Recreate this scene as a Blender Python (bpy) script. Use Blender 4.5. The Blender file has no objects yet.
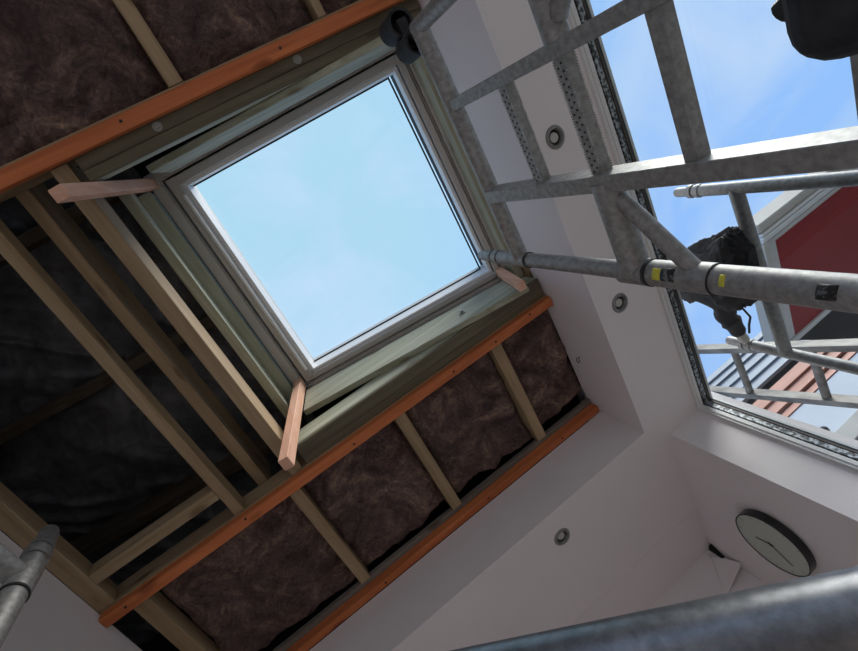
import bpy, math, random
from mathutils import Vector, Matrix, noise

random.seed(7)
S = 1.45            # metres per layout unit (one unit = eye height below the low ceiling)
CZ = 0.95           # camera height above the floor, metres
scene = bpy.context.scene
col = scene.collection

# ------------------------------------------------------------------ camera
F_PX = 471.8
R = Matrix(((0.80372, 0.45230, -0.38661), (-0.54815, 0.81557, -0.18539), (0.23145, 0.36092, 0.90342)))
Rb = Matrix(((1, 0, 0), (0, -1, 0), (0, 0, -1))) @ R
cam = bpy.data.cameras.new('camera')
cam.sensor_fit = 'HORIZONTAL'; cam.sensor_width = 36.0
cam.lens = 36.0 * F_PX / 858.0
cam.clip_start = 0.01; cam.clip_end = 500
camo = bpy.data.objects.new('camera', cam); col.objects.link(camo)
m = Rb.transposed().to_4x4(); m.translation = Vector((0, 0, CZ))
camo.matrix_world = m
scene.camera = camo

# ------------------------------------------------------------------ sky
world = bpy.data.worlds.new('sky'); scene.world = world; world.use_nodes = True
wn = world.node_tree; wn.nodes.clear()
def N(nt, kind, **kw):
    n = nt.nodes.new(kind)
    for k, v in kw.items(): setattr(n, k, v)
    return n
def ramp(nt, stops, src=None):
    r = N(nt, 'ShaderNodeValToRGB')
    el = r.color_ramp.elements
    while len(el) < len(stops): el.new(0.5)
    for e, (p, c) in zip(el, stops):
        e.position = p; e.color = (*c, 1) if len(c) == 3 else c
    if src is not None: nt.links.new(src, r.inputs[0])
    return r
tc = N(wn, 'ShaderNodeTexCoord')
sx = N(wn, 'ShaderNodeSeparateXYZ'); wn.links.new(tc.outputs['Generated'], sx.inputs[0])
blue = ramp(wn, [(0.0, (0.30, 0.30, 0.29)), (0.02, (0.66, 0.76, 0.86)), (0.35, (0.36, 0.62, 1.14)), (0.66, (0.36, 0.61, 1.14)), (0.95, (0.47, 0.75, 0.96))], sx.outputs[2])
mp = N(wn, 'ShaderNodeMapping'); mp.inputs['Scale'].default_value = (1.6, 1.6, 2.2)
mp.inputs['Location'].default_value = (0.35, 0.1, 0.0)
wn.links.new(tc.outputs['Generated'], mp.inputs[0])
cl = N(wn, 'ShaderNodeTexNoise'); cl.inputs['Scale'].default_value = 2.2; cl.inputs['Detail'].default_value = 7
cl.inputs['Roughness'].default_value = 0.55; cl.inputs['Distortion'].default_value = 0.6
wn.links.new(mp.outputs[0], cl.inputs['Vector'])
cr = ramp(wn, [(0.44, (0, 0, 0)), (0.70, (0.8, 0.8, 0.8))], cl.outputs[0])
mx = N(wn, 'ShaderNodeMixRGB'); mx.inputs[2].default_value = (0.64, 0.80, 1.08, 1)
wn.links.new(cr.outputs[0], mx.inputs[0]); wn.links.new(blue.outputs[0], mx.inputs[1])
bg = N(wn, 'ShaderNodeBackground'); bg.inputs[1].default_value = 1.0
wn.links.new(mx.outputs[0], bg.inputs[0])
wo = N(wn, 'ShaderNodeOutputWorld'); wn.links.new(bg.outputs[0], wo.inputs[0])

sun = bpy.data.lights.new('hazy_sun', 'SUN'); sun.energy = 4.2; sun.angle = math.radians(30); sun.color = (1.0, 0.95, 0.90)
suno = bpy.data.objects.new('hazy_sun', sun); col.objects.link(suno); suno.location = (12, -9, 12)
suno.rotation_euler = Vector((-0.68, 0.36, -0.64)).to_track_quat('-Z', 'Y').to_euler()

scene.view_settings.view_transform = 'Standard'
scene.view_settings.look = 'None'
scene.view_settings.gamma = 1.0
scene.view_settings.use_curve_mapping = False
scene.view_settings.exposure = 0.0

# ------------------------------------------------------------------ materials
MATS = {}
def base_mat(name, rough=0.6, metal=0.0):
    m = bpy.data.materials.new(name); m.use_nodes = True
    nt = m.node_tree; b = nt.nodes['Principled BSDF']
    b.inputs['Roughness'].default_value = rough; b.inputs['Metallic'].default_value = metal
    MATS[name] = m
    return m, nt, b
def coords(nt, scale=(1, 1, 1)):
    t = N(nt, 'ShaderNodeTexCoord'); mp = N(nt, 'ShaderNodeMapping')
    mp.inputs['Scale'].default_value = scale
    oi = N(nt, 'ShaderNodeObjectInfo')
    ml = N(nt, 'ShaderNodeMath', operation='MULTIPLY'); ml.inputs[1].default_value = 37.0
    nt.links.new(oi.outputs['Random'], ml.inputs[0])
    cb = N(nt, 'ShaderNodeCombineXYZ')
    for i in range(3): nt.links.new(ml.outputs[0], cb.inputs[i])
    nt.links.new(t.outputs['Object'], mp.inputs[0])
    ad = N(nt, 'ShaderNodeVectorMath', operation='ADD')
    nt.links.new(mp.outputs[0], ad.inputs[0]); nt.links.new(cb.outputs[0], ad.inputs[1])
    return ad.outputs[0]
def tex(nt, vec, scale, detail=5, rough=0.6, dist=0.0):
    n = N(nt, 'ShaderNodeTexNoise')
    n.inputs['Scale'].default_value = scale; n.inputs['Detail'].default_value = detail
    n.inputs['Roughness'].default_value = rough; n.inputs['Distortion'].default_value = dist
    nt.links.new(vec, n.inputs['Vector'])
    return n.outputs[0]
def bump(nt, b, h, strength=0.3, dist=0.002):
    bp = N(nt, 'ShaderNodeBump'); bp.inputs['Strength'].default_value = strength
    bp.inputs['Distance'].default_value = dist
    nt.links.new(h, bp.inputs['Height']); nt.links.new(bp.outputs[0], b.inputs['Normal'])
def noisy(name, c0, c1, scale=8, rough=0.6, metal=0.0, bs=0.15, bd=0.002, stretch=(1, 1, 1), lo=0.35, hi=0.65, detail=5):
    m, nt, b = base_mat(name, rough, metal)
    v = coords(nt, stretch); h = tex(nt, v, scale, detail)
    r = ramp(nt, [(lo, c0), (hi, c1)], h)
    nt.links.new(r.outputs[0], b.inputs['Base Color'])
    if bs: bump(nt, b, h, bs, bd)
    return m
def wood(name, dark, light, axis, rough=0.75, vary=0.25):
    m, nt, b = base_mat(name, rough)
    a, c = 1.3, 26.0
    st = [c, c, c]; st[axis] = a
    v = coords(nt, tuple(st))
    g = tex(nt, v, 1.0, 6, 0.6, 1.2)
    r = ramp(nt, [(0.32, dark), (0.68, light)], g)
    # broad tone drift along the length
    st2 = [6, 6, 6]; st2[axis] = 1.2
    v2 = coords(nt, tuple(st2)); h2 = tex(nt, v2, 1.0, 2)
    r2 = ramp(nt, [(0.3, (1 - vary,) * 3), (0.7, (1.0,) * 3)], h2)
    mu = N(nt, 'ShaderNodeMixRGB', blend_type='MULTIPLY'); mu.inputs[0].default_value = 1
    nt.links.new(r.outputs[0], mu.inputs[1]); nt.links.new(r2.outputs[0], mu.inputs[2])
    # knots
    st3 = [11, 11, 11]; st3[axis] = 4.2
    v3 = coords(nt, tuple(st3))
    vo = N(nt, 'ShaderNodeTexVoronoi'); vo.inputs['Scale'].default_value = 0.8
    nt.links.new(v3, vo.inputs['Vector'])
    r3 = ramp(nt, [(0.0, (0.35, 0.28, 0.22)), (0.10, (0.55, 0.48, 0.4)), (0.17, (1, 1, 1))], vo.outputs['Distance'])
    mu2 = N(nt, 'ShaderNodeMixRGB', blend_type='MULTIPLY'); mu2.inputs[0].default_value = 0.9
    nt.links.new(mu.outputs[0], mu2.inputs[1]); nt.links.new(r3.outputs[0], mu2.inputs[2])
    nt.links.new(mu2.outputs[0], b.inputs['Base Color'])
    bump(nt, b, g, 0.25, 0.0015)
    return m
def plain(name, c, rough=0.5, metal=0.0):
    m, nt, b = base_mat(name, rough, metal)
    b.inputs['Base Color'].default_value = (*c, 1)
    return m

noisy('plaster', (0.79, 0.735, 0.73), (0.815, 0.76, 0.755), 3, 0.85, bs=0.04)
noisy('floor_boards', (0.30, 0.235, 0.20), (0.40, 0.32, 0.28), 4, 0.5, stretch=(1, 8, 1))
for ax, nm in enumerate('xyz'):
    wood('orange_pine_' + nm, (0.52, 0.135, 0.040), (0.76, 0.235, 0.078), ax)
    wood('brown_pine_' + nm, (0.30, 0.20, 0.105), (0.46, 0.335, 0.20), ax)
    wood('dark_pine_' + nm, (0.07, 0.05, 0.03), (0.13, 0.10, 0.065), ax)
    wood('olive_pine_' + nm, (0.115, 0.10, 0.06), (0.21, 0.185, 0.115), ax)
    wood('green_pine_' + nm, (0.34, 0.345, 0.235), (0.56, 0.57, 0.44), ax)
    wood('grey_pine_' + nm, (0.15, 0.125, 0.105), (0.25, 0.21, 0.18), ax)
wood('pink_pine', (0.76, 0.40, 0.26), (0.90, 0.56, 0.40), 2, vary=0.12)
noisy('alloy', (0.27, 0.262, 0.25), (0.42, 0.41, 0.395), 70, 0.58, 0.62, 0.25, 0.0008, detail=8)
noisy('steel_dark', (0.15, 0.152, 0.16), (0.25, 0.25, 0.26), 60, 0.38, 0.8, 0.3, 0.0006, stretch=(1, 1, 1), detail=9)
noisy('alloy_worn', (0.20, 0.20, 0.20), (0.66, 0.66, 0.65), 60, 0.5, 0.7, 0.5, 0.002)
plain('tread_hole', (0.03, 0.03, 0.03), 0.8)
plain('dark_trim', (0.055, 0.052, 0.05), 0.6)
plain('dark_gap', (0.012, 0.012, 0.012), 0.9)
plain('black_rubber', (0.02, 0.02, 0.02), 0.5)
plain('black_gloss', (0.015, 0.015, 0.017), 0.25)
noisy('black_cloth', (0.010, 0.010, 0.012), (0.03, 0.03, 0.034), 40, 0.8, bs=0.4)
noisy('grey_paint', (0.50, 0.48, 0.455), (0.55, 0.53, 0.50), 5, 0.45, bs=0.02)
plain('white_paint', (0.78, 0.78, 0.77), 0.4)
plain('window_white', (0.72, 0.71, 0.69), 0.35)
plain('light_ring', (0.24, 0.235, 0.22), 0.4, 0.3)
plain('light_lens', (0.55, 0.53, 0.49), 0.4)
plain('clock_face', (0.50, 0.54, 0.47), 0.35)
plain('ink', (0.02, 0.02, 0.02), 0.6)
plain('steel_bolt', (0.34, 0.35, 0.32), 0.5, 0.4)
noisy('worn_label', (0.01, 0.01, 0.01), (0.22, 0.22, 0.21), 60, 0.6, bs=0, lo=0.5, hi=0.62)
plain('yellow_label', (0.70, 0.62, 0.05), 0.5)
noisy('red_paint', (0.25, 0.014, 0.015), (0.30, 0.022, 0.022), 2, 0.8, bs=0.03)
noisy('grey_boards', (0.28, 0.32, 0.38), (0.36, 0.41, 0.48), 3, 0.6, stretch=(0.4, 4, 4))
noisy('terracotta_boards', (0.48, 0.20, 0.14), (0.62, 0.30, 0.22), 3, 0.65, stretch=(0.4, 4, 4))
noisy('white_wall', (0.62, 0.65, 0.70), (0.68, 0.71, 0.76), 3, 0.7, bs=0.03)
noisy('beige_paint', (0.50, 0.46, 0.41), (0.58, 0.54, 0.48), 3, 0.7, bs=0.03)
noisy('weathered_alloy', (0.10, 0.095, 0.09), (0.26, 0.245, 0.225), 18, 0.6, 0.35, 0.3, 0.002, stretch=(1, 1, 0.3))
noisy('ground_gravel', (0.13, 0.125, 0.115), (0.20, 0.19, 0.175), 30, 0.9)
noisy('spacer_alloy', (0.03, 0.033, 0.036), (0.42, 0.44, 0.46), 75, 0.4, 0.4, 0.3, lo=0.46, hi=0.60, detail=2)
plain('sealant', (0.16, 0.10, 0.07), 0.6)
# insulation: matted glass wool
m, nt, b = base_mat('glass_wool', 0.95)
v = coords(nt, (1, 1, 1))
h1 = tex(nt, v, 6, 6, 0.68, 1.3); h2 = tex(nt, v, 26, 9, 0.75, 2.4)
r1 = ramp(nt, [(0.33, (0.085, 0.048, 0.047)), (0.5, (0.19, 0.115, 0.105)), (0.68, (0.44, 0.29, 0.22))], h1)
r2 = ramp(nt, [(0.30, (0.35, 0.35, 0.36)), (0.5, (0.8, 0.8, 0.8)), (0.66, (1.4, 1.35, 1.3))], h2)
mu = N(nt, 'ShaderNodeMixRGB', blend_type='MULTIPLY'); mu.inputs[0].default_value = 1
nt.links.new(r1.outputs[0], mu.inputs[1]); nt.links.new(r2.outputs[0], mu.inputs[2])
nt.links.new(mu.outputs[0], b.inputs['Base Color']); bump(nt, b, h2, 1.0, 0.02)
# roofing underlay
m, nt, b = base_mat('underlay', 0.42)
v = coords(nt, (1, 1, 1)); h1 = tex(nt, v, 9, 6, 0.65, 1.0); h2 = tex(nt, v, 160, 2)
r1 = ramp(nt, [(0.35, (0.07, 0.07, 0.072)), (0.7, (0.20, 0.20, 0.205))], h1)
nt.links.new(r1.outputs[0], b.inputs['Base Color']); bump(nt, b, h2, 0.35, 0.002)
# clear glazing: mostly transmitted, a little mirror reflection
m = bpy.data.materials.new('glazing'); m.use_nodes = True; MATS['glazing'] = m
nt = m.node_tree; nt.nodes.clear()
tr = N(nt, 'ShaderNodeBsdfTransparent'); tr.inputs[0].default_value = (0.97, 0.985, 0.98, 1)
gl = N(nt, 'ShaderNodeBsdfGlossy'); gl.inputs['Roughness'].default_value = 0.02
lw = N(nt, 'ShaderNodeLayerWeight'); lw.inputs[0].default_value = 0.5
pw = N(nt, 'ShaderNodeMath', operation='POWER'); pw.inputs[1].default_value = 5.0; nt.links.new(lw.outputs['Facing'], pw.inputs[0])
pm = N(nt, 'ShaderNodeMath', operation='MULTIPLY_ADD'); pm.inputs[1].default_value = 0.5; pm.inputs[2].default_value = 0.02; nt.links.new(pw.outputs[0], pm.inputs[0])
mxs = N(nt, 'ShaderNodeMixShader'); nt.links.new(pm.outputs[0], mxs.inputs[0])
nt.links.new(tr.outputs[0], mxs.inputs[1]); nt.links.new(gl.outputs[0], mxs.inputs[2])
out = N(nt, 'ShaderNodeOutputMaterial'); nt.links.new(mxs.outputs[0], out.inputs[0])

# ------------------------------------------------------------------ mesh helpers (layout units)
def W(p): return Vector((p[0] * S, p[1] * S, p[2] * S + CZ))
class MB:
    def __init__(s): s.v = []; s.f = []; s.sm = []
    def add(s, vs, fs, smooth=False):
        o = len(s.v); s.v += [Vector(v) for v in vs]
        for f in fs: s.f.append([i + o for i in f]); s.sm.append(smooth)
        return s
    def obox(s, c, a, b, d):
        c, a, b, d = map(Vector, (c, a, b, d))
        if a.cross(b).dot(d) < 0: a = -a
        vs = [c + i * a + j * b + k * d for k in (-1, 1) for j in (-1, 1) for i in (-1, 1)]
        return s.add(vs, [(0, 2, 3, 1), (4, 5, 7, 6), (0, 1, 5, 4), (2, 6, 7, 3), (0, 4, 6, 2), (1, 3, 7, 5)])
    def box(s, x0, x1, y0, y1, z0, z1):
        return s.obox(((x0 + x1) / 2, (y0 + y1) / 2, (z0 + z1) / 2), (abs(x1 - x0) / 2, 0, 0), (0, abs(y1 - y0) / 2, 0), (0, 0, abs(z1 - z0) / 2))
    def revolve(s, prof, o, axis, seg=24, close=True):
        # prof: list of (radius, distance along axis)
        o = Vector(o); ax = Vector(axis).normalized()
        u = ax.orthogonal().normalized(); w = ax.cross(u)
        vs = []; fs = []
        for (r, t) in prof:
            for k in range(seg):
                a = 2 * math.pi * k / seg
                vs.append(o + ax * t + (u * math.cos(a) + w * math.sin(a)) * r)
        for i in range(len(prof) - 1):
            for k in range(seg):
                k2 = (k + 1) % seg
                fs.append((i * seg + k, i * seg + k2, (i + 1) * seg + k2, (i + 1) * seg + k))
        s.add(vs, fs, True)
        if close:
            n = len(prof) - 1
            s.add(vs[:seg], [tuple(range(seg))[::-1]]); s.add(vs[n * seg:], [tuple(range(seg))])
        return s
    def tube(s, p0, p1, r, seg=20, r1=None):
        p0 = Vector(p0); p1 = Vector(p1)
        return s.revolve([(r, 0), (r if r1 is None else r1, (p1 - p0).length)], p0, p1 - p0, seg)
    def path(s, pts, r, seg=10):
        pts = [Vector(p) for p in pts]; rs = r if isinstance(r, (list, tuple)) else [r] * len(pts)
        vs = []; fs = []; u = None
        for i, p in enumerate(pts):
            d = (pts[min(i + 1, len(pts) - 1)] - pts[max(i - 1, 0)]).normalized()
            u = d.orthogonal().normalized() if u is None else (u - d * u.dot(d)).normalized()
            w = d.cross(u)
            for k in range(seg):
                a = 2 * math.pi * k / seg
                vs.append(p + (u * math.cos(a) + w * math.sin(a)) * rs[i])
        for i in range(len(pts) - 1):
            for k in range(seg):
                k2 = (k + 1) % seg
                fs.append((i * seg + k, i * seg + k2, (i + 1) * seg + k2, (i + 1) * seg + k))
        n = len(pts) - 1
        fs.append(tuple(range(seg))[::-1]); fs.append(tuple(n * seg + k for k in range(seg)))
        return s.add(vs, fs, True)
    def prism(s, poly, vec):
        # poly counter-clockwise seen from the tip of vec
        poly = [Vector(p) for p in poly]; vec = Vector(vec); n = len(poly)
        vs = poly + [p + vec for p in poly]
        fs = [tuple(range(n))[::-1], tuple(range(n, 2 * n))]
        fs += [(i, (i + 1) % n, n + (i + 1) % n, n + i) for i in range(n)]
        return s.add(vs, fs)
    def grid(s, nx, ny, fn, smooth=True, flip=False):
        vs = [fn(i / nx, j / ny) for j in range(ny + 1) for i in range(nx + 1)]
        fs = []
        for j in range(ny):
            for i in range(nx):
                a = j * (nx + 1) + i
                q = (a, a + 1, a + nx + 2, a + nx + 1)
                fs.append(q[::-1] if flip else q)
        return s.add(vs, fs, smooth)
    def build(s, name, mat, parent=None, bevel=0.0, seg=1):
        vs = [W(v) for v in s.v]
        lo = Vector((min(v[i] for v in vs) for i in range(3))); hi = Vector((max(v[i] for v in vs) for i in range(3)))
        c = (lo + hi) / 2
        if parent is None: c.z = lo.z if False else c.z
        me = bpy.data.meshes.new(name)
        me.from_pydata([v - c for v in vs], [], s.f)
        me.polygons.foreach_set('use_smooth', s.sm)
        if any(s.sm): me.set_sharp_from_angle(angle=math.radians(40))
        me.materials.append(MATS[mat]); me.update()
        o = bpy.data.objects.new(name, me); col.objects.link(o)
        if parent is not None:
            o.parent = parent; o.location = c - WORLD[parent.name]
        else: o.location = c
        WORLD[o.name] = c
        if bevel:
            bv = o.modifiers.new('edge', 'BEVEL'); bv.width = bevel; bv.segments = seg; bv.limit_method = 'ANGLE'
        return o
WORLD = {}
def tag(o, label, cat, group=None):
    o['label'] = label; o['category'] = cat
    if group: o['group'] = group
    return o
def struct(o, label=None):
    o['kind'] = 'structure'
    if label: o['label'] = label
    return o
def thing(name, label, cat, loc, group=None):
    o = bpy.data.objects.new(name, None); col.objects.link(o)
    o.location = W(loc); WORLD[o.name] = o.location.copy(); o.empty_display_size = 0.05
    return tag(o, label, cat, group)

TILT = math.radians(14)
AP = Vector((math.cos(TILT), 0, -math.sin(TILT)))       # down the roof slope
NR = Vector((math.sin(TILT), 0, math.cos(TILT)))        # roof normal
def RP(X, Y, d):                                         # point on the roof-parallel plane at distance d
    return Vector((X, Y, (d - X * NR.x) / NR.z))
def roof_box(mb, X0, X1, Y0, Y1, d0, d1):
    a = RP(X0, Y0, d0); b_ = RP(X1, Y0, d0)
    c = (a + b_) / 2 + Vector((0, (Y1 - Y0) / 2, 0)) + NR * (d1 - d0) / 2
    return mb.obox(c, (b_ - a) / 2, (0, (Y1 - Y0) / 2, 0), NR * (d1 - d0) / 2)

FL = -CZ / S          # floor level
HB = 1.19             # underside of the ceiling battens
HJ = 1.215            # underside of the joists
XW, XC, XB, XL = 0.905, 0.775, 0.692, -0.762   # window reveal line, clock wall, bulkhead face, left wall
YF, YR, YB, YN = 1.735, 1.172, 1.10, -2.3      # far wall, reveal, bulkhead face, near end

# ------------------------------------------------------------------ structure
struct(MB().box(-1.7, 1.02, YN - 0.05, YF + 0.1, FL - 0.06, FL).build('floor', 'floor_boards'))
struct(MB().box(-30, 40, -30, 40, FL - 0.30, FL - 0.12).build('ground', 'ground_gravel'))
struct(MB().box(XL - 0.08, XL, YN, YF, FL, HJ - .001).build('wall_left', 'plaster'))
struct(MB().box(-1.7, XC + 0.2, YF, YF + 0.08, FL, 2.05).build('wall_far', 'plaster'))
struct(MB().box(XC, 1.0, YR, YF, FL, 1.45).build('wall_right', 'plaster'))
struct(MB().box(0.912, 0.965, YN, YR, HB, 1.42).build('wall_window_header', 'plaster'))
struct(MB().box(-1.7, -1.64, YN, YF, FL, 2.05).build('wall_outer_left', 'plaster'))
struct(MB().box(-1.64, XL - 0.08, YN, YF, 1.12, 1.19).build('ceiling_side', 'plaster'))
# low ceiling: an L-shaped boxed soffit with three holes for downlights
LIGHTS = [(0.761, 0.179), (0.771, 0.668), (0.299, 1.200)]
poly = [(XB, YN), (XW + 0.066, YN), (XW + 0.066, YR), (XC, YR), (XC, YF), (XL, YF), (XL, YB), (XB, YB)]
ceil = MB().prism([(x, y, 1.0) for x, y in poly], (0, 0, HB - 1.0)).build('ceiling', 'plaster')
cutm = MB()
for (x, y) in LIGHTS: cutm.revolve([(0.0195, -0.05), (0.0195, 0.05)], (x, y, 1.0), (0, 0, 1), 32)
cut = cutm.build('cut', 'plaster')
bo = ceil.modifiers.new('holes', 'BOOLEAN'); bo.object = cut; bo.operation = 'DIFFERENCE'; bo.solver = 'EXACT'
dg = bpy.context.evaluated_depsgraph_get()
nm = bpy.data.meshes.new_from_object(ceil.evaluated_get(dg))
ceil.modifiers.clear(); ceil.data = nm
bpy.data.objects.remove(cut)
struct(ceil)
struct(MB().box(XL, XB, YN, -0.98, HB, HB + 0.03).build('ceiling_raised', 'plaster'))
struct(MB().box(-0.75, XC, 1.514, 1.522, 0.9985, 1.0).build('trim_1', 'plaster', bevel=0.001))
# roof with the skylight opening
SX0, SX1, SY0, SY1 = -0.108, 0.676, -0.217, 0.560     # skylight outer frame
rf = MB()
roof_box(rf, -1.8, SX0 - .004, -2.4, 1.95, 1.64, 1.70)
roof_box(rf, SX1 + .004, 1.00, -2.4, 1.95, 1.64, 1.70)
roof_box(rf, SX0 - .004, SX1 + .004, -2.4, SY0 - .004, 1.64, 1.70)
roof_box(rf, SX0 - .004, SX1 + .004, SY1 + .004, 1.95, 1.64, 1.70)
struct(rf.build('roof', 'dark_gap'))

# ------------------------------------------------------------------ big window with double glazing
win = bpy.data.objects.new('window_1', None); col.objects.link(win); win.location = W((0.95, -0.4, FL)); WORLD['window_1'] = win.location.copy(); struct(win)
def win_profile(name, mat, xa, xb, ins0, ins1, parent=win):
    # a frame strip round head and far jamb; ins = how far it stands in from the reveal
    mb = MB()
    mb.box(xa, xb, YN, YR - ins0, 1.0 - ins1, 1.0 - ins0)
    mb.box(xa, xb, YR - ins1, YR - ins0, FL, 1.0 - ins1)
    mb.box(xa, xb, YN, YR - ins1, FL, FL + 0.03)
    return mb.build(name, mat, parent)
win_profile('inner_frame', 'window_white', XW, XW + 0.023, 0.0, 0.010)
win_profile('frame_lip', 'window_white', XW + 0.008, XW + 0.016, 0.010, 0.013)
sp = win_profile('spacer_bar', 'spacer_alloy', XW + 0.0275, XW + 0.043, 0.002, 0.011)
win_profile('seal', 'sealant', XW + 0.0462, XW + 0.048, 0.004, 0.012)
win_profile('gasket', 'black_rubber', XW + 0.048, XW + 0.055, 0.000, 0.012)
win_profile('outer_frame', 'window_white', XW + 0.055, XW + 0.063, 0.000, 0.014)
MB().box(XW + 0.0245, XW + 0.0258, YN, YR - 0.003, FL, 0.997).build('pane', 'glazing', win)
MB().box(XW + 0.0443, XW + 0.0456, YN, YR - 0.003, FL, 0.997).build('pane', 'glazing', win)

# ------------------------------------------------------------------ skylight
skl = thing('roof_window', 'square grey framed skylight open to pale blue sky in the sloping roof', 'skylight', RP(0.28, 0.17, 1.46))
def ring(name, mat, t0, t1, d0, d1, parent=skl, bevel=0.002):
    # rectangular ring; t runs from the pane edge (0) to the outer frame edge (1)
    P = (-0.024, 0.622, -0.148, 0.506); O = (SX0, SX1, SY0, SY1)
    i, a = ([p + (o - p) * t for p, o in zip(P, O)] for t in (t0, t1))
    mb = MB()
    roof_box(mb, a[0], i[0], a[2], a[3], d0, d1)
    roof_box(mb, i[1], a[1], a[2], a[3], d0, d1)
    roof_box(mb, i[0], i[1], a[2], i[2], d0, d1)
    roof_box(mb, i[0], i[1], i[3], a[3], d0, d1)
    return mb.build(name, mat, parent, bevel=bevel)
ring('outer_frame', 'grey_paint', 0.66, 1.0, 1.46, 1.66)
ring('frame_step', 'grey_paint', 0.60, 0.67, 1.470, 1.64)
ring('seal_gap', 'dark_gap', 0.51, 0.60, 1.510, 1.64)
ring('sash', 'grey_paint', 0.17, 0.51, 1.464, 1.60)
ring('glazing_bead', 'white_paint', 0.0, 0.17, 1.478, 1.535)
ring('gasket', 'black_rubber', -0.06, 0.03, 1.536, 1.541, bevel=0)
roof_box(MB(), -0.028, 0.626, -0.152, 0.510, 1.5425, 1.548).build('pane', 'glazing', skl)
# hinge bar on the high side of the sash
MB().tube(RP(-0.046, -0.13, 1.458), RP(-0.046, 0.49, 1.458), 0.005, 10).build('vent_bar', 'white_paint', skl)
# three guide sticks left standing out from the frame corners
for P, L, lab, a, b_ in ((RP(-0.098, -0.190, 1.4595), 0.465, 'pale pink stick on the skylight corner nearest the loose brown insulation, pointing left', .014, .013),
                  (RP(-0.084, 0.520, 1.4595), 0.455, 'pale pink stick hanging from the lower skylight corner beside the bare joists', .013, .016),
                  (RP(0.643, 0.522, 1.4595), 0.20, 'short pink stick at the skylight corner next to the scaffold post', .012, .014)):
    o = MB().obox(P - NR * L / 2, AP * a, (0, b_, 0), NR * (L / 2)).build('guide_stick', 'pink_pine', None, bevel=0.002)
    tag(o, lab, 'timber', 'guide sticks on the skylight corners')

# ------------------------------------------------------------------ timbers
def timber(x0, x1, y0, y1, z0, z1, mat, name, label, group=None):
    ax = max(range(3), key=lambda i: (x1 - x0, y1 - y0, z1 - z0)[i])
    o = MB().box(x0, x1, y0, y1, z0, z1).build(name, mat + '_' + 'xyz'[ax], None, bevel=0.0025)
    return tag(o, label, 'timber', group)
def screws(par, pts, z):
    for (x, y) in pts:
        MB().revolve([(0.0035, -0.0012), (0.0035, 0.002)], (x, y, z), (0, 0, 1), 8).build('screw_head', 'ink', par)
g = 'orange ceiling battens'
bt = timber(XL, XB, -0.290, -0.258, HB, HJ, 'orange_pine', 'ceiling_batten', 'orange batten running above the skylight at the top left', g)
screws(bt, [(-0.054, -0.277), (0.315, -0.274), (-0.40, -0.272)], HB)
bt = timber(-0.7615, 0.688, 0.624, 0.654, HB, HJ, 'orange_pine', 'ceiling_batten', 'long orange batten between the skylight and the insulation', g)
screws(bt, [(-0.70, 0.636), (-0.372, 0.632), (-0.044, 0.64), (0.303, 0.638), (0.461, 0.64), (0.60, 0.632)], HB)
bt = timber(XL, 0.690, 1.072, 1.098, HB, HJ + .005, 'orange_pine', 'ceiling_batten', 'orange batten along the top of the white bulkhead', g)
screws(bt, [(-0.2, 1.085), (0.2, 1.083), (0.52, 1.085)], HB)
gj = 'ceiling joists'
timber(XL, XB, -0.300, -0.260, HJ, 1.295, 'brown_pine', 'ceiling_joist', 'beige joist sitting on the uppermost orange batten', gj)
timber(XL, XB, 0.622, 0.660, HJ, 1.285, 'brown_pine', 'ceiling_joist', 'beige joist sitting on the long middle orange batten', gj)
timber(XL, XB, 1.056, 1.095, HJ + .006, 1.238, 'grey_pine', 'ceiling_joist', 'grey brown joist behind the batten of the white bulkhead', gj)
# timbers in the open roof space, parallel to the left wall
timber(XL, -0.720, -0.9, 0.621, HJ, 1.265, 'brown_pine', 'wall_plate', 'brown timber lying along the top of the left wall', gj)
timber(-0.394, -0.367, -0.258, 0.6215, HJ, 1.270, 'brown_pine', 'roof_timber', 'thin brown timber, farthest from skylight of the bare parallel timbers', gj)
timber(-0.326, -0.297, -0.95, 0.66, 1.302, 1.46, 'brown_pine', 'roof_timber', 'deep dark timber running above the others between two thin ones', gj)
timber(-0.225, -0.191, -0.258, 0.6215, HJ, 1.345, 'brown_pine', 'roof_timber', 'thin brown timber with bright lit edge nearest the green trimmer', gj)
timber(-0.7195, -0.395, 0.524, 0.556, HJ, 1.262, 'brown_pine', 'nogging', 'short brown cross timber near the lower left corner', gj)
# treated trimmers round the opening
gt = 'green treated trimmers'
timber(-0.172, -0.1455, -0.207, 0.5585, 1.40, 1.499, 'green_pine', 'trimmer', 'olive green trimmer along the left side of the skylight', gt)
timber(-0.172, -0.1135, -0.176, 0.5585, 1.50, 1.60, 'green_pine', 'trimmer', 'upper olive trimmer tight against the left frame of the skylight', gt)
def double_trimmer(ya, yb, yc, zt, lab1, lab2, lab3, bolts):
    # outer dark trimmer, inner pale one; thin dark layer paints its underside's shade
    a = timber(-0.175, 0.688, min(ya, yb), max(ya, yb), HJ + .002, zt, 'olive_pine', 'trimmer', lab1, gt)
    y0, y1 = min(yb, yc) + (.0006 if yc > yb else 0), max(yb, yc) - (0.0006 if yc < yb else 0)
    timber(-0.175, 0.688, y0, y1, HJ, HJ + .012, 'olive_pine', 'shade_layer', lab2, gt)
    timber(-0.175, 0.688, y0, y1, HJ + .0122, zt, 'green_pine', 'trimmer', lab3, gt)
    for (x, y) in bolts:
        MB().revolve([(0.010, -0.002), (0.010, 0.001)], (x, y, HJ + .002), (0, 0, 1), 16).build('washer', 'steel_bolt', a)
        MB().revolve([(0.0055, -0.007), (0.0055, 0.0)], (x, y, HJ + .002), (0, 0, 1), 6).build('bolt_head', 'steel_bolt', a)
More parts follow.
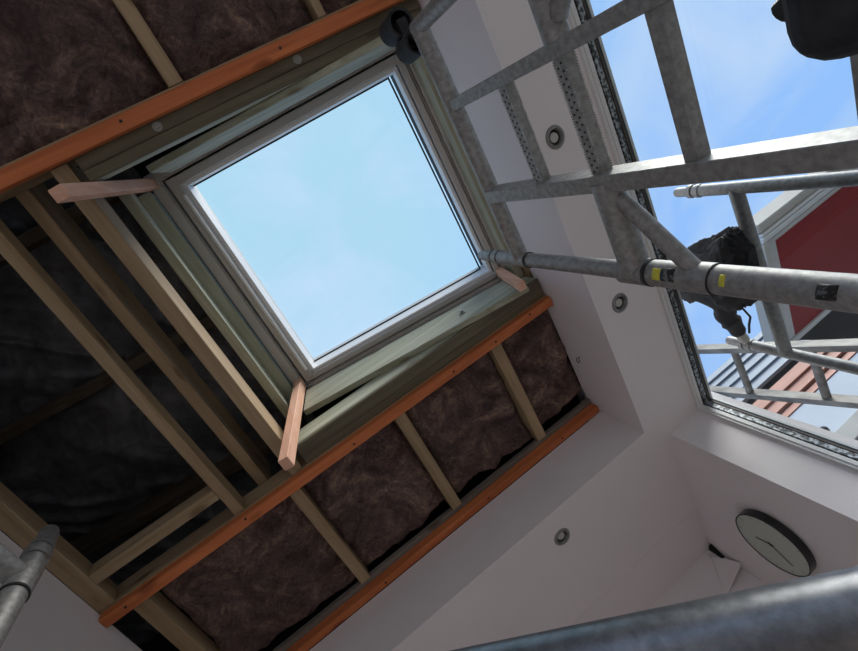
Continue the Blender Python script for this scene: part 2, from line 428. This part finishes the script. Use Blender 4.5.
double_trimmer(-0.259, -0.232, -0.208, 1.27, 'dark olive trimmer bolted beside the uppermost batten', 'dark olive layer painting underside shade along the upper edge of the skylight', 'pale green trimmer on the shade layer above the skylight', [(0.0, -0.246), (0.345, -0.246)])
double_trimmer(0.6215, 0.597, 0.559, 1.30, 'dark olive trimmer beside the long middle batten', 'dark olive layer painting underside shade along the lower edge of the skylight', 'pale green trimmer along the lower edge of the skylight', [])
timber(0.663, 0.690, -0.207, 0.5585, 1.29, 1.335, 'green_pine', 'trimmer', 'brown green trimmer between the skylight and the white bulkhead', gt)
struct(MB().box(0.692, 0.705, -0.9, 1.098, HB, 1.243).build('trim_3', 'plaster'))
timber(0.692, 0.735, -0.9, 0.62, 1.2435, 1.345, 'brown_pine', 'bulkhead_plate', 'brown timber standing on top of the white bulkhead beside the window', gt)
# sloping lining boards parallel to the skylight
for (y0, y1, d0, d1, lab) in ((-0.2075, -0.190, 1.275, 1.425, 'pale green sloping board above the skylight, under the upper trimmer'),
                              (0.540, 0.5585, 1.285, 1.425, 'pale green sloping board below the skylight with a steel bolt head')):
    mb = MB(); roof_box(mb, -0.075 if y0 < 0 else -0.115, 0.622, y0, y1, d0, d1)
    o = tag(mb.build('lining_board', 'green_pine_x', None, bevel=0.0025), lab, 'timber', gt)
    if y0 > 0:
        c = RP(0.44, y0, 1.35)
        MB().revolve([(0.011, -0.003), (0.011, 0.001)], c, (0, 1, 0), 14).build('washer', 'steel_bolt', o)
        MB().revolve([(0.006, -0.010), (0.006, 0.0)], c, (0, 1, 0), 6).build('bolt_head', 'steel_bolt', o)
# noggings between the insulation
gn = 'noggings between insulation'
for (x0, x1, lab) in ((0.447, 0.484, 'nogging between insulation batts, nearest the white bulkhead face'),
                      (0.087, 0.122, 'second nogging from the bulkhead, below the middle of the skylight'),
                      (-0.261, -0.228, 'third nogging from the bulkhead, below the hanging stick'),
                      (-0.708, -0.667, 'nogging nearest the left wall, beyond the long batten')):
    timber(x0, x1, 0.6605, 1.0555, HJ, 1.27, 'brown_pine', 'nogging', lab, gn)
for (x0, x1, lab) in ((0.066, 0.098, 'nogging at the top left crossing above the uppermost batten'),
                      (0.437, 0.458, 'nogging at the top edge of the photo above the skylight')):
    timber(x0, x1, -0.975, -0.3005, HJ, 1.27, 'brown_pine', 'nogging', lab, gn)
# sloping rafters up against the underlay
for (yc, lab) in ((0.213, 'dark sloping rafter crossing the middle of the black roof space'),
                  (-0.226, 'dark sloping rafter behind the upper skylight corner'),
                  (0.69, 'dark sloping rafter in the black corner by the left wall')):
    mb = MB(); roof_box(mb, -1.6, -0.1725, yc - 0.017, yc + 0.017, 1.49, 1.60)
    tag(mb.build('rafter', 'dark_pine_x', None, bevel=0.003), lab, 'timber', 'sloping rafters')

# ------------------------------------------------------------------ underlay and insulation
def und(u, v):
    X = -1.62 + u * 1.50; Y = -1.0 + v * 2.2
    n1 = noise.noise(Vector((X * 3.1, Y * 2.2, 1.7))); n2 = noise.noise(Vector((X * 9 + Y * 5, Y * 3 - X * 2, 4.1)))
    n3 = abs(noise.noise(Vector((X * 6 - Y * 7, Y * 2 + X, 8.3))))
    ph = ((Y + 0.226) / 0.452) % 1.0
    sag = 0.045 * math.sin(math.pi * ph)
    return RP(X, Y, 1.60 - sag - 0.026 * n1 - 0.020 * n2 - 0.022 * math.exp(-(n3 * 5) ** 2) - 0.005 * noise.noise(Vector((X * 30 + Y * 12, Y * 9, 2.0))))
tag(MB().grid(260, 320, und, flip=True).build('roof_underlay', 'underlay'), 'wrinkled black roofing underlay sagging between the rafters', 'underlay')
def batt(x0, x1, y0, y1, seed, lab, gap=0.0):
    nx, ny = max(12, int((x1 - x0) * 190)), max(12, int((y1 - y0) * 190))
    def f(u, v):
        X = x0 + u * (x1 - x0); Y = y0 + v * (y1 - y0)
        if gap and v > 0.8:
            Y -= gap * (v - 0.8) / 0.2 * (0.2 + 1.6 * abs(noise.noise(Vector((X * 7, seed, 3)))) + 0.25 * noise.noise(Vector((X * 24, seed, 9))))
        q = Vector((X * 5, Y * 5, seed))
        wv = Vector((noise.noise(q), noise.noise(q + Vector((7, 3, 1))), 0)) * 0.5
        n1 = noise.noise(q + wv); n2 = noise.noise((q + wv) * 3.3); n3 = noise.noise((q + wv * 2) * 9)
        r = 1 - abs(noise.noise((q + wv * 2) * 1.7)) * 2
        e = min(u, 1 - u) * (x1 - x0); e2 = min(v, 1 - v) * (y1 - y0); em = min(e, e2)
        edge = max(0.0, 1 - em / 0.03) ** 2 * 0.016
        return Vector((X, Y, HJ + 0.024 - 0.016 * n1 - 0.013 * n2 - 0.006 * n3 - 0.010 * max(0, r) + edge))
    mb = MB().grid(nx, ny, f, flip=True)
    top = lambda u, v: Vector((x0 + u * (x1 - x0), y0 + v * (y1 - y0), 1.34))
    mb.grid(1, 1, top)
    for fa in (lambda t: (t, 0), lambda t: (1, t), lambda t: (1 - t, 1), lambda t: (0, 1 - t)):
        n = nx
        mb.grid(n, 1, lambda u, v, fa=fa: f(*fa(u)).lerp(top(*fa(u)), v), smooth=False)
    o = mb.build('insulation_batt', 'glass_wool')
    return tag(o, lab, 'insulation', 'brown insulation batts')
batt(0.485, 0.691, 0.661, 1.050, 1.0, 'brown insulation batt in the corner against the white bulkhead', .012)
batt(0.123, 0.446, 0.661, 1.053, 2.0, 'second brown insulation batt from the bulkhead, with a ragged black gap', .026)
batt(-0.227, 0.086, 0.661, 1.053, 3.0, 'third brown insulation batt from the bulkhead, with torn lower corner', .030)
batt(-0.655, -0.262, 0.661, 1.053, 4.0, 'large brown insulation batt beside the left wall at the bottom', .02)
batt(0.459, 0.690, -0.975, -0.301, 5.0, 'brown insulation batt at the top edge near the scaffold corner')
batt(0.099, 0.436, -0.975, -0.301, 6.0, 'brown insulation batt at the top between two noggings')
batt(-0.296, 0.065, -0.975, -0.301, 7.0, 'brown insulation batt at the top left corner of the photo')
MB_void = MB().box(XL, XB, -0.98, -0.30, 1.345, 1.36).build('void_dark_near', 'dark_gap'); struct(MB_void)  # black sheet over the batts, painting the dark of the roof void
struct(MB().box(XL, XB + .04, 0.662, 1.09, 1.345, 1.36).build('void_dark_far', 'dark_gap'))  # black sheet put in so the gap behind the batts reads dark

hk = MB().path([(0.6915, 0.855, 1.173), (0.684, 0.855, 1.173), (0.680, 0.863, 1.166), (0.679, 0.872, 1.173), (0.680, 0.866, 1.183), (0.684, 0.857, 1.181)], 0.0014, 6)
tag(hk.build('wire_hook', 'ink'), 'small dark wire hook on the white bulkhead beside the insulation', 'hook')
# ------------------------------------------------------------------ downlights
for (x, y), lab in zip(LIGHTS, ('round downlight seen between the scaffold rungs', 'round downlight below the scaffold post near the window', 'round downlight in the low ceiling left of the clock')):
    t = thing('downlight', lab, 'downlight', (x, y, 1.0), 'recessed downlights')
    MB().revolve([(0.0185, 0.020), (0.0185, -0.001), (0.021, -0.0045), (0.026, -0.0035), (0.0285, -0.0002), (0.0285, 0.0)], (x, y, 1.0), (0, 0, 1), 40, close=False).build('trim_ring', 'light_ring', t)
    MB().revolve([(0.0184, 0.006), (0.0130, 0.009), (0.0130, 0.018)], (x, y, 1.0), (0, 0, 1), 32).build('reflector', 'tread_hole', t)
    MB().revolve([(0.0118, 0.0035), (0.0125, 0.005), (0.0125, 0.012)], (x, y, 1.0), (0, 0, 1), 28).build('lens', 'light_lens', t)

# ------------------------------------------------------------------ wall clock
ck = thing('wall_clock', 'round wall clock with black rim and pale face', 'clock', (XC, 1.43, 0.62))
cc = Vector((XC, 1.428, 0.718)); R0 = 0.101
MB().revolve([(R0 - .006, 0.0), (R0, 0.004), (R0, 0.028), (R0 - 0.001, 0.0285), (R0 - 0.003, 0.0285), (R0 - 0.003, 0.026)], cc, (-1, 0, 0), 64, close=False).build('rim', 'black_gloss', ck)
MB().revolve([(R0 - .0032, 0.001), (R0 - .0032, 0.0262)], cc, (-1, 0, 0), 64).build('dial', 'clock_face', ck)
fx = XC - 0.0272
def hand(name, dy, dz, w):
    d = Vector((0, dy, dz)); n = Vector((0, -dz, dy)).normalized()
    c = Vector((fx, 1.428, 0.718)) + d * 0.42
    MB().obox(c, (0.0007, 0, 0), d * 0.58, n * w).build(name, 'ink', ck)
hand('hour_hand', 0.006, 0.044, 0.0012); hand('minute_hand', 0.045, -0.050, 0.0008)
MB().revolve([(0.004, 0.0), (0.004, 0.002)], (fx, 1.428, 0.718), (-1, 0, 0), 16).build('hub', 'ink', ck)
for k in range(12):
    a = math.pi * k / 6; d = Vector((0, math.sin(a), math.cos(a))); n = Vector((0, math.cos(a), -math.sin(a)))
    MB().obox(Vector((fx + .0008, 1.428, 0.718)) + d * 0.088, (0.0004, 0, 0), d * 0.005, n * 0.0007).build('hour_mark', 'light_ring', ck)
# torn corner below the clock
mb = MB().prism([(XC - .001, YF - .002, 0.998), (XC - .001, YF - .034, 0.990), (XC - .001, YF - .004, 0.945)], (-0.012, 0, 0))
struct(mb.build('trim_2', 'dark_gap'))
fl = MB().add([(XC - .030, YF - .004, 0.985), (XC - .003, YF - .038, 0.882), (XC - .120, YF - .003, 0.860), (XC - .034, YF - .012, 0.968), (XC - .032, YF - .001, 0.985), (XC - .0005, YF - .03, 0.880), (XC - .122, YF - .0005, 0.858), (XC - .036, YF - .001, 0.968)],
                [(0, 1, 2, 3), (7, 6, 5, 4), (0, 4, 5, 1), (1, 5, 6, 2), (2, 6, 7, 3), (3, 7, 4, 0)])
tag(fl.build('plaster_flap', 'plaster'), 'torn flap of plaster lining hanging at the wall corner beside the clock', 'plaster')

# ------------------------------------------------------------------ indoor scaffold tower
tw = thing('scaffold_tower', 'aluminium scaffold tower inside the room, with ladder frame right of the skylight', 'scaffold', (0, 0.1, FL))
TX = 0.49; YS0, YS1 = -0.1445, 0.352; YA, YC_ = 0.003, 0.194; ZT = 0.897; RT = 0.0205
def collar(p, ax, r, w=0.010, name='collar', mat='alloy'):
    p = Vector(p); ax = Vector(ax)
    return MB().revolve([(r * 0.98, -w), (r * 1.16, -w), (r * 1.16, w), (r * 0.98, w)], p, ax, 24, close=False).build(name, mat, tw)
def standard(x, y, ztop, spig=True, RT=RT):
    o = MB().tube((x, y, FL + 0.03), (x, y, ztop), RT, 28).build('standard', 'alloy', tw)
    if spig:
        s_ = MB().revolve([(RT * 0.84, 0), (RT * 0.84, 0.085), (RT * 0.70, 0.095)], (x, y, ztop), (0, 0, 1), 24).build('spigot', 'alloy', tw)
        collar((x, y, ztop + 0.012), (0, 0, 1), RT * 0.98, 0.010)
        collar((x, y, ztop + 0.040), (0, 0, 1), RT * 0.86, 0.006)
    MB().revolve([(0.05, 0), (0.05, 0.006), (RT * 1.2, 0.012), (RT * 1.2, 0.05)], (x, y, FL + 0.0005), (0, 0, 1), 20).build('foot', 'black_rubber', tw)
    return o
standard(TX, YS1, 0.985, True, 0.0155)
MB().tube((TX, YS1, FL + .04), (TX, YS1, 0.54), 0.0205, 28).build('sleeve_post', 'alloy', tw); standard(TX, YS0, ZT + 0.012, False, 0.0145)
standard(-0.61, 0.331, 0.965); standard(-0.61, -0.165, 0.965)
# joints on the main post
for z_, rr_ in ((ZT, 0.0155), (0.57, 0.0195)): collar((TX, YS1, z_ - .032), (0, 0, 1), rr_ * .97, 0.0016, 'weld_ring', 'tread_hole'); collar((TX, YS1, z_), (0, 0, 1), rr_ * .96, 0.026)
collar((TX, YS1, 0.458), (0, 0, 1), RT * .93, 0.024); collar((TX, YS1, 0.433), (0, 0, 1), RT * .93, 0.0012, 'weld_ring', 'tread_hole')
collar((-0.61, 0.331, 0.915), (0, 0, 1), RT * .97, 0.034); collar((-0.61, 0.331, 0.878), (0, 0, 1), RT * .97, .0015, 'weld_ring', 'tread_hole')
# top rails and second rail
MB().tube((TX, YS0, ZT), (TX, YS1, ZT), RT * 0.86, 26).build('top_rail', 'alloy', tw)
MB().tube((-0.61, -0.165, 0.915), (-0.61, 0.331, 0.915), RT * 0.92, 26).build('top_rail', 'alloy', tw)
MB().tube((TX, YS0, 0.57), (TX, YA - .009, 0.57), RT * .9, 26).build('rail', 'alloy', tw)
MB().tube((TX, YC_, 0.57), (TX, YS1, 0.57), RT * 1.12, 26).build('rail', 'alloy', tw)
MB().tube((-0.61, -0.165, 0.57), (-0.61, 0.331, 0.57), RT, 20).build('rail', 'alloy', tw)
# short gusset braces
MB().tube((TX, 0.225, 0.555), (TX, YS1, 0.452), RT * 0.62, 18).build('gusset', 'alloy', tw)
MB().tube((TX, -0.03, 0.555), (TX, YS0, 0.452), RT * 0.62, 18).build('gusset', 'alloy', tw)
# ladder stiles (rectangular) and ribbed rungs
MB().box(TX - 0.013, TX + 0.013, YA - 0.011, YA + 0.011, FL + 0.05, ZT - 0.004).build('ladder_stile', 'alloy', tw, bevel=0.002)
MB().box(TX - 0.018, TX + 0.018, YC_ - 0.013, YC_ + 0.013, FL + 0.05, ZT - 0.004).build('ladder_stile', 'alloy', tw, bevel=0.002)
z_ = 0.714; k = 0
while z_ > FL + 0.1:
    hw = 0.0095 if k < 1 else 0.0105
    rg = MB().box(TX - hw, TX + hw, YA, YC_, z_ - hw, z_ + hw).build('rung', 'alloy', tw, bevel=0.002)
    if k > 1: z_ -= 0.172; k += 1; continue
    th = MB()
    for i in range(44):
        y = YA + 0.014 + (YC_ - YA - 0.03) * i / 43
        for dz in (-1, 1):
            th.obox((TX + hw, y, z_ + dz * hw), (0.0009, 0, 0), (0, 0.0011, 0), (0, 0, 0.0009))
            th.obox((TX - hw, y, z_ + dz * hw), (0.0009, 0, 0), (0, 0.0011, 0), (0, 0, 0.0009))
    t_ = th.build('grip_teeth', 'alloy_worn', rg); t_['kind'] = 'stuff'
    ho = MB()
    for i in range(30):
        y = YA + 0.018 + (YC_ - YA - 0.036) * i / 29
        ho.revolve([(0.0019, -0.0006), (0.0019, 0.0004)], (TX - hw * .99, y, z_ + (.004 if i % 2 else -.004)), (1, 0, 0), 8)
    ho.build('grip_holes', 'tread_hole', rg)['kind'] = 'stuff'
    z_ -= 0.144 if k == 0 else 0.155; k += 1
# near diagonal brace across the tower side
d0 = Vector((-0.61, 0.354, 0.593)); d1 = Vector((0.49, 0.354, -0.074))
MB().tube(d0, d1, 0.0265, 40).build('diagonal_brace', 'steel_dark', tw)
MB().box(-0.63, 0.515, -0.158, 0.105, -0.112, -0.0785).build('deck', 'grey_boards', tw)
# stickers on the main post
def sticker(z0, z1, a0, a1, mat, name='sticker'):
    r = RT * 1.012 if not (0.53 < z0 < 0.6) else RT * 1.13
    def f(u, v):
        a = math.radians(a0 + (a1 - a0) * u); return Vector((TX + r * math.cos(a), YS1 + r * math.sin(a), z0 + (z1 - z0) * v))
    mb = MB().grid(8, 1, f); o = mb.build(name, mat, tw)
    sd = o.modifiers.new('thick', 'SOLIDIFY'); sd.thickness = 0.0006
sticker(0.508, 0.522, 185, 235, 'yellow_label'); sticker(0.484, 0.507, 185, 240, 'worn_label')
sticker(0.408, 0.416, 190, 235, 'yellow_label'); sticker(0.285, 0.305, 185, 235, 'worn_label')
# black plastic brace claw at the hidden post top
cw = MB()
for (dx, dy, z0, z1, r) in ((0.0, -0.030, 0.955, 1.015, 0.026), (0.0, 0.016, 0.925, 0.985, 0.024)):
    cw.revolve([(r, z0), (r, z1), (r * .8, z1), (r * .8, z0), (r, z0)], (TX + dx, YS0 + dy, 0), (0, 0, 1), 26, close=False)
    cw.revolve([(r * .8, z1 - .012), (r * .8, z1)], (TX + dx, YS0 + dy, 0), (0, 0, 1), 26)
cw.box(TX - 0.01, TX + 0.01, YS0 - 0.035, YS0 + 0.02, 0.95, 0.985)
cw.tube((TX, YS0, ZT), (TX, YS0, 0.95), 0.013, 16)
cw.build('brace_claw', 'black_cloth', tw)

# ------------------------------------------------------------------ scaffold frame outside
of = thing('outdoor_scaffold_frame', 'grey scaffold frame standing outside the window with two open post tops', 'scaffold', (1.12, 0.78, FL - .12))
OX = 1.12; R2 = 0.0165
for (y, zt) in ((0.511, 1.045), (1.040, 1.010)):
    MB().tube((OX, y, FL - 0.12), (OX, y, zt - 0.06), R2, 22).build('standard', 'alloy', of)
    MB().revolve([(R2 * .84, 0), (R2 * .84, 0.055), (R2 * .72, 0.062), (R2 * .6, .062), (R2 * .6, 0.02)], (OX, y, zt - 0.062), (0, 0, 1), 22, close=False).build('spigot', 'alloy', of)
    MB().revolve([(R2 * .9, -.006), (R2 * 1.15, -.006), (R2 * 1.15, .006), (R2 * .9, .006)], (OX, y, zt - 0.05), (0, 0, 1), 22, close=False).build('collar', 'alloy', of)
    MB().revolve([(R2 * .9, -.005), (R2 * 1.15, -.005), (R2 * 1.15, .005), (R2 * .9, .005)], (OX, y, zt - 0.075), (0, 0, 1), 22, close=False).build('collar', 'alloy', of)
for z_ in (0.855, 0.40, -0.05, -0.5):
    MB().tube((OX, 0.511, z_ + .012), (OX, 1.040, z_ - 0.022), R2 * 1.1, 22).build('rail', 'alloy', of)
MB().obox((OX - .01, 0.695, 0.862), (0.010, 0, 0), (0, 0.008, 0), (0, 0, 0.018)).build('clip', 'white_paint', of, bevel=0.003)

# ------------------------------------------------------------------ leaning ladder outside
ld = thing('ladder', 'weathered metal ladder leaning outside the window below the red eave', 'ladder', (1.4, 1.1, FL - .12))
LX = 1.4
ra0, ra1 = Vector((LX, 1.397, 1.415)), Vector((LX, 1.201, 0.811))
rb0, rb1 = Vector((LX, 1.624, 1.40)), Vector((LX, 1.450, 0.836))
dirn = ((ra0 - ra1).normalized() + (rb0 - rb1).normalized()).normalized()
side = Vector((0, dirn.z, -dirn.y))
def rail(p, t0, t1, lab=None):
    a = p - dirn * t1; b_ = p + dirn * t0
    MB().obox((a + b_) / 2, (0.022, 0, 0), side * 0.012, (b_ - a) / 2).build('side_rail', 'weathered_alloy', ld, bevel=0.002)
Lr = (ra1.z - (FL - .12)) / dirn.z
rail(ra1, (1.55 - ra1.z) / dirn.z, Lr); rail(rb1, (1.55 - rb1.z) / dirn.z, (rb1.z - (FL - .12)) / dirn.z)
z_ = 1.50
rungz = [1.25 + 0.295 * k for k in (1, 0, -1, -2, -3, -4, -5, -6)]
for z_ in rungz:
    pa = ra1 + dirn * ((z_ - ra1.z) / dirn.z); zb = z_ - 0.025
    pb = rb1 + dirn * ((zb - rb1.z) / dirn.z)
    MB().tube(pa, pb, 0.0145, 14).build('rung', 'weathered_alloy', ld)

# ------------------------------------------------------------------ jacket tied to the outside frame
jk = thing('jacket', 'bunched black jacket tied on the outdoor scaffold frame with one sleeve stretched', 'jacket', (1.10, 0.85, 0.85))
spine = [(1.09, 0.80, 1.17), (1.09, 0.785, 1.10), (1.095, 0.775, 1.03), (1.10, 0.765, 0.96), (1.10, 0.75, 0.90), (1.10, 0.74, 0.865), (1.10, 0.735, 0.84)]
rad = [0.055, 0.085, 0.100, 0.118, 0.125, 0.11, 0.06]
mb = MB()
def body(u, v):
    t = v * (len(spine) - 1); i = min(int(t), len(spine) - 2); fr = t - i
    c = Vector(spine[i]).lerp(Vector(spine[i + 1]), fr); r = rad[i] * (1 - fr) + rad[i + 1] * fr
    if v in (0, 1): r *= 0.05
    a = 2 * math.pi * u
    p = Vector((math.cos(a) * 0.45, math.sin(a) * 0.95, 0))
    q = Vector((math.cos(a) * 1.3, math.sin(a) * 1.3, v * 2.4))
    w = 1 + 0.22 * noise.noise(q * 1.4) + 0.26 * (0.5 - abs(noise.noise(q * 2.3 + Vector((3, 1, 7)))) * 2) * (0.5 + 0.5 * math.sin(a)) + 0.10 * (0.4 - abs(noise.noise(q * 5.1)) * 2)
    return c + p * r * w
mb.grid(96, 72, body, flip=True).build('body', 'black_cloth', jk)
sp_ = [(1.10, 0.80, 0.93), (1.095, 0.865, 0.965), (1.09, 0.915, 0.968), (1.095, 0.945, 0.955), (1.10, 0.985, 0.945)]
mb = MB(); pts = []; rr = []
for i in range(len(sp_) - 1):
    for k in range(5):
        t = k / 5; pts.append(Vector(sp_[i]).lerp(Vector(sp_[i + 1]), t)); rr.append(0.036 - 0.004 * i + 0.007 * noise.noise(Vector((i + k / 5, 2.2, 0)) * 1.9))
pts.append(Vector(sp_[-1])); rr.append(0.018)
mb.path(pts, rr, 16).build('sleeve', 'black_cloth', jk)
mb = MB(); mb.path([(1.10, 0.983, 0.945), (1.105, 1.005, 0.942), (1.11, 1.018, 0.938)], [0.014, 0.016, 0.012], 12)
mb.build('cuff', 'beige_paint', jk)
mb = MB(); mb.path([(1.085, 0.86, 0.91), (1.085, 0.90, 0.885), (1.085, 0.93, 0.895), (1.09, 0.965, 0.905)], 0.0035, 6); mb.build('cord', 'black_cloth', jk)

# ------------------------------------------------------------------ black tool bag, upper right
bgo = thing('tool_bag', 'black tool bag hanging at the upper right of the scaffold ladder', 'bag', (0.42, -0.02, -0.05))
mb = MB().box(0.385, 0.470, -0.15, 0.098, -0.078, 0.250); mb.build('body', 'black_cloth', bgo, bevel=0.045, seg=5)
MB().box(0.3815, 0.3848, -0.02, 0.050, 0.10, 0.190).build('patch', 'black_rubber', bgo, bevel=0.002)
for (y0, y1, z0, z1) in ((-0.02, 0.05, 0.184, 0.190), (0.044, 0.050, 0.10, 0.184), (-0.02, 0.05, 0.10, 0.106), (-0.02, -0.014, 0.106, 0.184)):
    MB().box(0.3798, 0.3814, y0, y1, z0, z1).build('patch_edge', 'dark_trim', bgo)
MB().path([(0.381, 0.030, 0.165), (0.376, 0.024, 0.158), (0.376, 0.014, 0.160), (0.381, 0.010, 0.168)], 0.0028, 8).build('loop', 'light_ring', bgo)
MB().tube((0.425, 0.048, 0.247), (0.425, 0.056, 0.262), 0.009, 12).build('zip_pull', 'black_rubber', bgo)
for k in range(5):
    MB().box(0.396 + .014 * k, 0.400 + .014 * k, 0.0985, 0.1015, -0.02, 0.195).build('side_rib', 'dark_trim', bgo)
for k in range(6):
    MB().box(0.398, 0.458, 0.0982, 0.1008, 0.185 - 0.035 * k, 0.190 - 0.035 * k).build('side_rib', 'dark_trim', bgo)

# ------------------------------------------------------------------ neighbouring buildings
k = 1.2
nb = thing('neighbour_house', 'neighbouring house wall with grey boards over terracotta boards and white wall', 'house', (4, 2.5 * k, FL - .12))
YN2 = 2.5 * k; X0, X1 = 1.75, 8.0
MB().box(X0, X1, YN2 + 0.03, YN2 + 2, FL - .12, 2.27 * k).build('wall_core', 'dark_gap', nb)
def board(z0, z1, mat, name='board'):
    mb = MB().prism([(X0, YN2 - 0.012, z0 * k), (X0, YN2 + 0.03, z0 * k), (X0, YN2 + 0.03, z1 * k), (X0, YN2 + 0.006, z1 * k)][::-1], (X1 - X0, 0, 0))
    return mb.build(name, mat, nb)
zz = [2.285, 2.225, 2.165, 2.09, 2.01, 1.935]
for a, b_ in zip(zz, zz[1:]): board(b_ + 0.006, a, 'grey_boards')
for a, b_ in ((1.885, 1.80), (1.795, 1.72), (1.705, 1.655)): board(b_ + 0.003, a, 'terracotta_boards')
MB().box(X0, X1, YN2 - 0.005, YN2 + 0.03, 1.405 * k, 1.652 * k).build('white_panel', 'white_wall', nb)
MB().box(X0, X1, YN2 - 0.03, YN2 + 0.03, 1.31 * k, 1.40 * k).build('band', 'beige_paint', nb)
MB().box(X0, X1, YN2 - 0.005, YN2 + 0.03, FL - .12, 1.30 * k).build('lower_wall', 'white_wall', nb)
lx = Vector((2.108 * k, YN2 - 0.004, 1.448 * k))
l_ = MB().revolve([(0.028, 0), (0.030, 0.02), (0.022, 0.04), (0.006, 0.05)], lx, (0, -1, 0), 20).build('outdoor_camera', 'black_gloss', nb)
MB().tube(lx + Vector((0, -0.01, 0)), lx + Vector((-0.02, -0.02, 0.05)), 0.007, 10).build('bracket', 'black_gloss', nb)
# red eave
e8 = 0.8
ev = thing('red_eave', 'red soffit of a neighbouring eave edged with a white gutter', 'eave', (3.1, 1.6, FL - .12))
MB().box((2.81) * e8, (4.6) * e8, (1.665) * e8, (2.43) * e8, (2.0) * e8, (2.04) * e8).build('soffit_panel', 'red_paint', ev)
MB().box((2.69) * e8, (2.735) * e8, (1.63) * e8, (2.50) * e8, (1.985) * e8, (2.14) * e8).build('end_fascia', 'beige_paint', ev, bevel=0.004)
MB().box((2.735) * e8, (2.81) * e8, (1.66) * e8, (2.46) * e8, (1.995) * e8, (2.10) * e8).build('end_trim', 'grey_paint', ev)
MB().box((2.735) * e8, (4.6) * e8, (2.43) * e8, (2.475) * e8, (1.985) * e8, (2.06) * e8).build('edge_trim', 'grey_paint', ev, bevel=0.004)
MB().box((2.735) * e8, (4.6) * e8, (1.632) * e8, (1.663) * e8, (1.985) * e8, (2.08) * e8).build('edge_trim', 'grey_paint', ev, bevel=0.004)
for i in range(3):
    MB().box((2.70) * e8, (4.6) * e8, (1.565 + .023 * i) * e8, (1.584 + .023 * i) * e8, (1.99 - .006 * (i % 2)) * e8, (2.10) * e8).build('gutter_ridge', 'white_paint', ev, bevel=0.003)
MB().box((2.70) * e8, (4.6) * e8, (1.500) * e8, (1.562) * e8, (2.0) * e8, (2.13) * e8).build('gutter_front', 'beige_paint', ev, bevel=0.01)
MB().prism([(x * e8, y * e8, 2.02 * e8) for x, y in ((2.76, 2.476), (4.6, 2.476), (4.6, 2.93), (3.48, 2.93), (2.86, 2.51))], (0, 0, 0.03 * e8)).build('eave_shadow', 'dark_gap', ev)  # black panel painted as the shadow beside the red soffit
MB().box((4.0) * e8, (4.6) * e8, (1.75) * e8, (2.6) * e8, FL - .12, (2.0) * e8).build('wall', 'white_wall', ev)
MB().box((2.72) * e8, (4.6) * e8, (1.60) * e8, (2.50) * e8, (2.051) * e8, (2.10) * e8).build('roof_sheet', 'grey_paint', ev)
